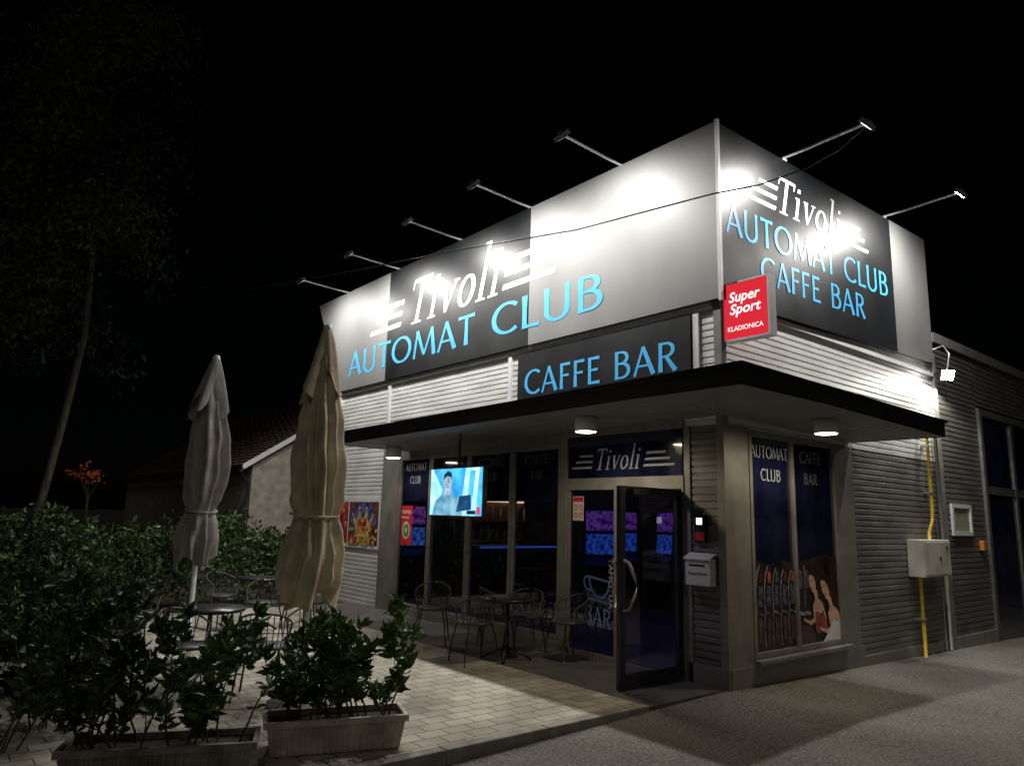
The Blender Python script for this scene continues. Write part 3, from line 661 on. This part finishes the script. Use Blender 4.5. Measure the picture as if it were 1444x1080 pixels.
m=MB(); m.add([(-.155,-.26,1.04),(-.155,.26,1.04),(-.135,.26,1.4),(-.135,-.26,1.4)],[(0,1,2,3)],0); o=m.build('screen',SB);o.parent=sm;parts.append(o)
m=MB(); m.add([(-.13,-.26,1.46),(-.13,.26,1.46),(-.11,.26,1.82),(-.11,-.26,1.82)],[(0,1,2,3)],0); o=m.build('screen',SP);o.parent=sm;parts.append(o)
sm.location=(4.7,3.4,.01); sm.rotation_euler=(0,0,.35)
for (x,y,r) in((4.9,4.6,-.3),(4.8,5.7,.6),(1.3,8.4,1.35),(3.2,4.9,.9)): copy_thing(sm,parts,(x,y,.01),r)
bc=empty('bar_counter','dark bar counter with a blue glowing edge','counter',(3.4,7.3,0))
mb=MB(); mb.box(2.0,4.3,7.0,7.5,.01,1.05); child(mb.build('counter','dark'),bc)
mb=MB(); mb.box(1.95,4.35,6.93,7.55,1.051,1.1); child(mb.build('counter_top','dark'),bc)
mb=MB(); mb.box(1.97,4.33,6.915,6.928,1.056,1.09); child(mb.build('light_strip',emat('blue_strip',(.03,.08,.45),.6)),bc)
sh=empty('back_bar_shelf','lit wooden shelf with bottles behind the counter','shelf',(3.6,8.9,0))
W_M=pmat('shelf_wood',(.22,.14,.09),.5)
mb=MB(); mb.box(2.6,4.9,9.02,9.08,.01,2.2); child(mb.build('backboard',W_M),sh)
for z in(1.1,1.55): mb=MB(); mb.box(2.6,4.9,8.7,9.01,z,z+.04); child(mb.build('board',W_M),sh)
for i in range(18):
    mb=MB(); xx=2.7+.12*i; zb=1.59 if i%2 else 1.14; mb.lathe((xx,8.85,zb),[(0,0),(.035,0),(.035,.2),(.012,.26),(.012,.32),(0,.32)],10); child(mb.build('bottle',('steel','yellow','box')[i%3]),sh)
mb=MB(); mb.box(2.7,4.8,8.95,9.01,2.0,2.05); child(mb.build('light_strip',emat('warm_strip',(1,.7,.45),1)),sh)
for (x,y,col,pw) in((1.5,2.2,(.25,.3,1),3.5),(1.6,6.2,(.3,.35,1),2.5),(3.6,8.2,(1,.75,.5),3.5),(3.8,3.2,(.5,.25,1),3.5)):  # unseen lamps added to keep the interior visible through the glass
    e=empty('interior_fill_lamp','small round fill lamp added inside the bar','lamp',(x,y,2.8),'added fill lamps inside the bar')
    m=MB(); m.lathe((x,y,0),[(0,2.798),(.1,2.798),(.1,2.74),(.08,2.72),(0,2.72)],20); child(m.build('shade',emat('interior_fill_glow',col,.8)),e)
    l=bpy.data.lights.new('bulb','POINT'); l.energy=pw; l.color=col; l.shadow_soft_size=.1; o=bpy.data.objects.new('bulb',l); COL.objects.link(o); o.location=(x,y,2.6); child(o,e)

# ---------------------------------------------------------------- neighbour house
nh=empty('neighbour_house','old single storey house with stucco gable and tiled roof','house',(2.5,13,0))
mb=MB(); 
xa,xb,xm=-.42,6.0,2.8; ze=2.85; zr=5.0
mb.add([(xa,13,-.2),(xb,13,-.2),(xb,13,ze),(xm,13,zr-.05),(xa,13,ze),(xa,26,-.2),(xb,26,-.2),(xb,26,ze),(xm,26,zr-.05),(xa,26,ze)],
 [(0,1,2,3,4),(9,8,7,6,5),(0,4,9,5),(1,6,7,2)]); child(mb.build('wall','stucco'),nh)
mb=MB()
sl=(zr-ze)/(xm-xa); nrow=24; 
for side in(-1,1):
    for r in range(nrow):
        t0=r/nrow; t1=(r+1.15)/nrow
        def P(t,y,up): 
            xx=(xa-.3)+(xm-xa+.3)*t if side<0 else (xb+.3)-(xb+.3-xm)*t
            return (xx,y,ze-.3*sl+(zr-ze+.3*sl)*t+up)
        n=60 if side<0 else 2
        vs=[]
        for j in range(n+1):
            y=12.85+13.2*j/n; up=.03*abs(math.sin(j*math.pi/2)) if side<0 else 0
            vs+= [P(t0,y,.07+up),P(t1,y,.02+up)]
        mb.add(vs,[(2*j,2*j+1,2*j+3,2*j+2) for j in range(n)],0)
child(mb.build('roof','tile'),nh)
mb=MB()
mb.add([(xa-.3,12.83,ze-.3*sl-.06),(xm,12.83,zr-.06),(xm,12.83,zr+.08),(xa-.3,12.83,ze-.3*sl+.08)],[(0,1,2,3)]); child(mb.build('verge_board','trimw'),nh)
mb=MB(); mb.tube([(xa-.33,12.8,ze-.25),(xa-.33,26,ze-.25)],.06); child(mb.build('gutter','dark'),nh)
mb=MB(); mb.tube([(xa-.33,12.95,ze-.3),(xa-.08,12.95,ze-.55),(xa-.08,12.95,0)],.045); child(mb.build('downpipe','dark'),nh)

# ---------------------------------------------------------------- parasols
def parasol(x,y,prof,mat,label,folds,seed,fr=.13):
    rnd=random.Random(seed)
    e=empty('parasol',label,'parasol',(x,y,0))
    m=MB(); m.tube([(x,y,.05),(x,y,3.3)],.03,12); child(m.build('pole','pole'),e)
    m=MB(); m.lathe((x,y,0),[(.0,.0),(.28,.0),(.28,.07),(.06,.09),(.045,.3),(.0,.3)],24); child(m.build('base','kerb'),e)
    m=MB(); n=140; ph=[rnd.uniform(0,6.28) for _ in range(8)]
    zs=[];rs=[]; K_=90
    pz=[p[0] for p in prof]
    for i in range(K_+1):
        z=pz[0]+(pz[-1]-pz[0])*i/K_
        for a,b in zip(prof,prof[1:]):
            if a[0]+1e-9>=z>=b[0]-1e-9:
                t=(a[0]-z)/(a[0]-b[0]); t=t*t*(3-2*t)
                r=a[1]+(b[1]-a[1])*t; am=a[2]+(b[2]-a[2])*t; break
        zs.append(z);rs.append((r,am))
    vs=[]
    for i,(z,(r,am)) in enumerate(zip(zs,rs)):
        s=i/K_
        for j in range(n):
            th=2*math.pi*j/n
            tw=.9*math.sin(1.7*z+ph[0])
            c1=math.cos(folds*th+tw+ph[1]+.5*math.sin(2*th+ph[5]))
            fold=1-2*abs(c1)**1.5
            fold2=math.cos((folds+2)*th+ph[2]+2*z+.6*math.sin(3*th))
            crk=.05*math.sin(9*z+3*th+ph[6])*math.sin(4*th+ph[7]+5*z)+.03*math.sin(17*z+5*th)*math.sin(7*th)
            rr=r*(1+am*(.38*fold+.28*fold2)+crk+.14*math.sin(th+ph[3]+z*1.9)*min(1,s*3))
            hem=0
            if i>=K_-14: hem=((i-K_+14)/14)**2*.08*(math.cos(3*th+ph[4])+.6*math.cos(5*th))
            ox=.035*math.sin(z*3+ph[4]); oy=.03*math.sin(z*2.6+ph[5])
            vs.append((x+ox*s+rr*math.cos(th),y+oy*s+rr*math.sin(th),z+hem))
    fs=[(i*n+j,i*n+(j+1)%n,(i+1)*n+(j+1)%n,(i+1)*n+j) for i in range(K_) for j in range(n)]
    m.add(vs,fs,0,True); child(m.build('canopy_cloth',mat),e)
    m=MB(); zt=prof[0][0]
    vs=[];kk=18
    for i in range(kk+1):
        t=i/kk; z=zt+.015-t*.58; r=.035+(fr-.02)*t**.75
        for j in range(n):
            th=2*math.pi*j/n; c1=abs(math.cos(2*th+ph[1]+.4*t))**1.5; rr=r*(1+.45*t*(1-2*c1)+.18*t*math.cos(5*th+ph[2]))
            vs.append((x+rr*math.cos(th),y+rr*math.sin(th),z-t*t*.12*math.cos(4*th+ph[3])+.03*t*math.cos(7*th)))
    m.add(vs,[(i*n+j,i*n+(j+1)%n,(i+1)*n+(j+1)%n,(i+1)*n+j) for i in range(kk) for j in range(n)],0,True)
    child(m.build('vent_flap',mat),e)
    m=MB(); m.lathe((x,y,0),[(.0,zt+.06),(.03,zt+.05),(.045,zt+.02),(.04,zt-.03)],12); child(m.build('finial','pole'),e)
    zt_=min(prof,key=lambda p:abs(p[0]-1.66)); m=MB()
    m.tube([(x+(zt_[1]*1.15)*math.cos(t),y+(zt_[1]*1.15)*math.sin(t),1.66+.02*math.sin(t)) for t in [2*math.pi*i/24 for i in range(25)]],.012,6); child(m.build('tie_strap',mat),e)
parasol(-3.90,1.67,[(3.38,.04,.1),(3.0,.10,.3),(2.8,.13,.35),(2.5,.17,.4),(2.1,.205,.5),(1.8,.20,.45),(1.66,.18,.25),(1.5,.20,.4),(1.25,.24,.5),(1.1,.25,.45),(.92,.22,.5)],'umbc','closed cream canvas parasol tied around its pole',6,3,.15)
parasol(-4.25,3.82,[(3.36,.04,.1),(3.0,.10,.3),(2.75,.15,.35),(2.4,.19,.4),(2.0,.20,.45),(1.8,.17,.4),(1.66,.14,.25),(1.5,.17,.4),(1.35,.19,.5),(1.12,.17,.5)],'umbg','closed grey canvas parasol tied around its pole',5,8,.16)

# ---------------------------------------------------------------- patio furniture
ch=empty('patio_chair','dark metal bistro chair with rounded slatted back','chair',(0,0,0),'bistro chairs on the patio'); cp=[]
m=MB(); m.lathe((0,0,0),[(.0,.43),(.2,.43),(.215,.44),(.215,.455),(.2,.465),(.0,.462)],20); o=m.build('seat','rattan');o.parent=ch;cp.append(o)
for sx,sy in((1,1),(1,-1),(-1,1),(-1,-1)):
    m=MB(); m.tube([(.15*sx,.15*sy,.44),(.19*sx,.19*sy,.25),(.215*sx,.215*sy,0)],.010,8); o=m.build('leg','chair');o.parent=ch;cp.append(o)
m=MB()
ar=[(.235*math.cos(a),.235*math.sin(a),z) for a,z in [(math.radians(-15+210*i/16),.62+.14*math.sin(math.pi*i/16)) for i in range(17)]]
m.tube([( .2*math.cos(math.radians(-15)),.2*math.sin(math.radians(-15)),.44)]+ar+[(.2*math.cos(math.radians(195)),.2*math.sin(math.radians(195)),.44)],.010,8)
for i in range(3,14):
    p=ar[i]; m.tube([(p[0]*.86,p[1]*.86,.45),(p[0]*.98,p[1]*.98,.57),p],.005,6)
m.tube([(p[0]*.97,p[1]*.97,.55+.04*math.sin(math.pi*i/16)) for i,p in enumerate(ar)],.005,6)
o=m.build('backrest','rattan');o.parent=ch;cp.append(o)
ch.location=(-1.15,3.8,.01); ch.rotation_euler=(0,0,math.radians(-40))
for (x,y,r) in((-.65,3.05,60),(-.40,1.95,-100),(-1.45,2.45,170),(-.55,2.6,-60),(-2.9,5.3,-60),(-3.1,6.3,20),(-2.1,5.9,-120),(-4.65,2.55,30),(-5.0,3.5,100),(-3.55,2.4,-70),(-4.5,5.0,10),(-4.05,2.2,150)):
    copy_thing(ch,cp,(x,y,.013),math.radians(r))
tb=empty('patio_table','small round dark cafe table on a pedestal','table',(0,0,0),'round tables on the patio'); tp=[]
m=MB(); m.lathe((0,0,0),[(.0,.68),(.32,.68),(.33,.69),(.33,.705),(.32,.715),(0,.715)],32); o=m.build('table_top','chair');o.parent=tb;tp.append(o)
m=MB(); m.tube([(0,0,.08),(0,0,.68)],.025,12); o=m.build('pedestal','chair');o.parent=tb;tp.append(o)
for i in range(4):
    m=MB(); a=math.pi/4+i*math.pi/2; c,s_=math.cos(a),math.sin(a); m.tube([(0,0,.14),(.16*c,.16*s_,.09),(.3*c,.3*s_,.015)],.016,8); o=m.build('foot','chair');o.parent=tb;tp.append(o)
tb.location=(-1.0,2.4,.01)
for (x,y) in((-2.7,5.95),(-4.3,3.0),(-5.1,4.4)): copy_thing(tb,tp,(x,y,.013))

# ---------------------------------------------------------------- vegetation
def leafmesh(name,P,D,L,Wd,mat,parent=None):
    P=np.asarray(P);D=np.asarray(D);n=len(P)
    D=D/np.linalg.norm(D,axis=1,keepdims=True)
    rv=rng.normal(size=(n,3)); rv[:,2]*=.35
    Sd=np.cross(D,rv); Sd/=np.linalg.norm(Sd,axis=1,keepdims=True)
    Nn=np.cross(Sd,D)
    l=(L*rng.uniform(.65,1.25,n))[:,None]; w=(Wd*rng.uniform(.7,1.2,n))[:,None]
    b=P
    m1=P+D*l*.35+Sd*w*.5+Nn*w*.18; m2=P+D*l*.35-Sd*w*.5+Nn*w*.18
    m3=P+D*l*.72+Sd*w*.36+Nn*(w*.12-l*.03); m4=P+D*l*.72-Sd*w*.36+Nn*(w*.12-l*.03)
    c1=P+D*l*.5; t=P+D*l-Nn*l*.14
    V=np.stack([b,m1,m3,t,m4,m2,c1],1).reshape(-1,3)
    i=np.arange(n)[:,None]*7
    Fc=np.concatenate([i+[0,1,2,6],i+[0,6,4,5]],0)
    F3=np.concatenate([i+[6,2,3],i+[6,3,4]],0)
    me=bpy.data.meshes.new(name); me.from_pydata(V.tolist(),[],Fc.tolist()+F3.tolist())
    me.materials.append(M[mat]); me.update()
    o=bpy.data.objects.new(name,me); COL.objects.link(o)
    if parent: child(o,parent)
    return o
def shrub(parent,bx,by,bz,h,spread,nst,leaf=.10,seed=0,dens=1.0,mat='leaf'):
    rn=np.random.default_rng(seed); mb=MB(); P=[];D=[]
    def stem(p,d,length,r,depth):
        pts=[p.copy()];seg=max(4,int(length/.07)); st=length/seg
        for i in range(seg):
            d=d+rn.normal(size=3)*.13; d[2]+=.05; d/=np.linalg.norm(d); p=p+d*st; pts.append(p.copy())
            fr=i/seg
            if depth>0 or fr>.18:
                for k in range(max(1,int(round(3*dens)))):
                    a=rn.uniform(0,6.28); rad=np.array([math.cos(a),math.sin(a),rn.uniform(-.4,.5)])
                    P.append(p+rn.normal(size=3)*.008); D.append(rad+d*rn.uniform(.1,.9))
            if depth<2 and rn.random()<.38:
                a=rn.uniform(0,6.28); d2=d*.5+np.array([math.cos(a),math.sin(a),.2])*.8; d2/=np.linalg.norm(d2)
                stem(p.copy(),d2,length*rn.uniform(.25,.42),r*.6,depth+1)
        for k in range(5):
            a=rn.uniform(0,6.28); P.append(p.copy()); D.append(np.array([math.cos(a)*.6,math.sin(a)*.6,.8]))
        mb.tube([tuple(q_) for q_ in pts],[r*(1-.6*i/len(pts)) for i in range(len(pts))],5,cap=False)
    for s_ in range(nst):
        a=rn.uniform(0,6.28); rr=rn.uniform(0,spread*.25)
        d=np.array([math.cos(a)*spread*.55,math.sin(a)*spread*.55,1.0]); d/=np.linalg.norm(d)
        stem(np.array([bx+rr*math.cos(a),by+rr*math.sin(a),bz]),d,h*rn.uniform(.6,1.0),.008,0)
    child(mb.build('stem','bark'),parent)
    leafmesh('foliage',P,D,leaf,leaf*.42,mat,parent)
def planter(cx,cy,ang,length,label,mat='plastic'):
    e=empty('planter_trough',label,'planter',(cx,cy,0),'plastic planter troughs')
    ca,sa=math.cos(ang),math.sin(ang)
    def W_(u,v,z): return (cx+u*ca-v*sa,cy+u*sa+v*ca,z)
    m=MB(); hl=length/2
    n=88
    def ring(hx,hy,z,fl):
        pts=[]
        for i in range(n):
            u=-hx+2*hx*i/(n-1); pts.append(W_(u,-hy-(fl if (i//2)%2 else 0),z))
        for i in range(n):
            u=hx-2*hx*i/(n-1); pts.append(W_(u,hy+(fl if (i//2)%2 else 0),z))
        return pts
    R0=ring(hl-.04,.14,.02,.012);R1=ring(hl-.01,.165,.21,.012)
    vs=R0+R1;k_=2*n
    m.add(vs,[(i,(i+1)%k_,k_+(i+1)%k_,k_+i) for i in range(k_)]+[tuple(range(k_))],0)
    hx,hy=hl+.015,.185
    o_=[W_(s*hx,t*hy,z) for z in(.208,.25) for s,t in((-1,-1),(1,-1),(1,1),(-1,1))]
    i_=[W_(s*(hx-.03),t*(hy-.03),z) for z in(.208,.25) for s,t in((-1,-1),(1,-1),(1,1),(-1,1))]
    m.add(o_+i_,[(0,1,5,4),(1,2,6,5),(2,3,7,6),(3,0,4,7),(4,5,13,12),(5,6,14,13),(6,7,15,14),(7,4,12,15),(8,9,13,12),(9,10,14,13),(10,11,15,14),(11,8,12,15),(0,1,9,8),(1,2,10,9),(2,3,11,10),(3,0,8,11)],0)
    child(m.build('trough',mat),e)
    m=MB(); m.add([W_(-hl+.02,-.15,.205),W_(hl-.02,-.15,.205),W_(hl-.02,.15,.205),W_(-hl+.02,.15,.205)],[(0,1,2,3)]); child(m.build('soil','soil'),e)
    return W_
def laurel(x,y,z,h,sp,n,seed,leaf=.10,dens=1.0,mat='leaf'):
    e=empty('laurel_plant','dark green leafy laurel growing in a planter' if z>.1 else 'dark green leafy laurel shrub beside the patio','plant',(x,y,z),'laurel plants around the patio')
    shrub(e,x,y,z,h,sp,n,leaf,seed,dens,mat)
W1=planter(-4.13,.53,math.radians(-20),.98,'long beige ribbed plastic planter with laurel')
for i,(u,h) in enumerate(((-.30,.74),(-.05,.66),(.14,.7),(.34,.76))): 
    p=W1(u,0,.2); laurel(p[0],p[1],.2,h,.5,4,20+i,.095,.9)
W2=planter(-5.30,.56,math.radians(-24),1.12,'long dark ribbed plastic planter beneath dense laurel','plasticd')
for i,(u,h) in enumerate(((-.42,.85),(-.14,.7),(.12,.72),(.36,.64))):
    p=W2(u,0,.2); laurel(p[0],p[1],.2,h,.65,4 if i else 5,30+i,.095,.8,'leaf' if i>1 else 'leafshade')
for i,(x,y,h) in enumerate(((-5.75,2.3,1.1),(-5.6,3.5,1.1),(-6.1,1.7,1.0),(-5.9,4.8,1.2),(-6.4,3.2,1.2))):
    laurel(x,y,0,h,.8,7,50+i,.105,.8,'leafshade')
def hedge(x0,x1,y0,y1,h,n,label):
    e=empty('hedge',label,'hedge',((x0+x1)/2,(y0+y1)/2,0))
    u=rng.uniform(0,1,n);v=rng.uniform(0,1,n);w=rng.uniform(0,1,n)**.6
    x=x0+(x1-x0)*u;y=y0+(y1-y0)*v
    top=h*(1+.14*np.sin(x*2.3+1)+.10*np.sin(x*5.1+y*3)+.08*np.sin(x*11)+.07*np.sin(x*23+y*9))
    z=.1+w*top
    bul=.16*np.sin(x*3.7+z*2)+.10*np.sin(z*6+x*7)
    y=np.where(v<.4,y+bul,y)
    P=np.stack([x,y,z],1)+rng.normal(size=(n,3))*.06
    D=np.stack([rng.normal(size=n)*.6,rng.normal(size=n)*.5-.4*(v<.5),rng.uniform(-.1,1.1,n)],1)
    leafmesh('foliage',P,D,.12,.055,'leafshade',e)
    m=MB()
    for i in range(int((x1-x0)/.5)):
        xx=x0+.25+i*.5; yy=(y0+y1)/2; m.tube([(xx,yy,0),(xx+random.uniform(-.1,.1),yy,h*.5),(xx+random.uniform(-.2,.2),yy,h*.9)],[.02,.015,.006],5)
    child(m.build('stem','bark'),e)
hedge(-8.2,-.8,8.3,9.3,1.2,12000,'dense dark leafy hedge along the edge of the patio')
tr=empty('tree','tall dark tree with drooping foliage and leaning trunk','tree',(-4.95,12,0))
m=MB(); trunk=[(-5.0,12,-.1),(-4.85,12,1.2),(-4.62,12,3.2),(-4.45,12,5),(-4.5,12.1,7),(-4.7,12.2,9),(-4.6,12.3,12)]
m.tube(trunk,[.09,.08,.075,.07,.07,.06,.03],10)
P=[];D=[]
for i in range(60):
    z0=random.uniform(5.2,12.5); a=random.uniform(0,6.28); base=Vector((-4.9,12.2,z0)); ln=random.uniform(.8,2.2)
    pts=[base]; d=Vector((math.cos(a),math.sin(a),.5))
    for k in range(7):
        pts.append(pts[-1]+d*ln/7); d.z-=.22
        for _ in range(38):
            c=pts[-1]+Vector((random.gauss(0,.28),random.gauss(0,.28),random.gauss(-.2,.3))); P.append(tuple(c)); D.append((random.gauss(0,.5),random.gauss(0,.5),-random.uniform(.2,1)))
    m.tube([tuple(p) for p in pts],[.03*(1-k/9) for k in range(8)],5)
child(m.build('trunk','bark'),tr)
leafmesh('crown',P,D,.16,.07,'leafd',tr)
# small autumn tree far behind the hedge
at=empty('autumn_tree','small distant tree with red orange leaves','tree',(-3.3,16.5,0))
m=MB(); m.tube([(-3.3,16.5,0),(-3.25,16.5,1.4),(-3.3,16.5,2.4)],[.05,.04,.02],8)
for a in(.4,2.2,4.1): m.tube([(-3.27,16.5,1.8),(-3.27+.3*math.cos(a),16.5+.3*math.sin(a),2.4)],[.02,.008],6)
child(m.build('trunk','bark'),at)
P=[];D=[]
for i in range(9):
    c=Vector((-3.3+random.gauss(0,.2),16.5+random.gauss(0,.2),2.45+random.gauss(0,.13)))
    for _ in range(14): P.append(tuple(c+Vector((random.gauss(0,.07),random.gauss(0,.07),random.gauss(0,.05))))); D.append((random.gauss(0,1),random.gauss(0,1),random.gauss(0,.6)))
leafmesh('crown',P,D,.08,.05,'leafr',at)
mb=MB(); key=[(-2.9,10,5.95),(-2.5,8,5.57),(-2.0,5.3,5.33),(-1.555,2.8,5.13),(-1.2,1.1,4.98),(-.94,-.6,4.93),(-.5,-.85,5.08),(.2,-1.0,5.45),(.8,-1.08,5.85),(1.40,-1.12,6.34)]
mb.tube(key,.008,6); o=mb.build('overhead_cable','cable'); tag(o,'thin black overhead cable sagging in front of the fascia','cable')

# ---------------------------------------------------------------- world: deep night
w=bpy.data.worlds.new('World'); scene.world=w; w.use_nodes=True
bg=w.node_tree.nodes['Background']; sky=w.node_tree.nodes.new('ShaderNodeTexSky'); sky.sky_type='NISHITA'; sky.sun_disc=False; sky.sun_elevation=math.radians(38); sky.sun_rotation=math.radians(215)
w.node_tree.links.new(sky.outputs[0],bg.inputs[0]); bg.inputs[1].default_value=.00012
sl_=bpy.data.lights.new('fill_sun','SUN'); sl_.energy=.11; sl_.angle=math.radians(25); sl_.color=(1,.93,.82)  # added warm fill for parasols and planters; not an actual moon
so=bpy.data.objects.new('fill_sun',sl_); COL.objects.link(so); so.rotation_euler=Vector((.75,1.0,-.95)).to_track_quat('-Z','Y').to_euler()
scene.view_settings.view_transform='Standard'; scene.view_settings.look='None'; scene.view_settings.exposure=0
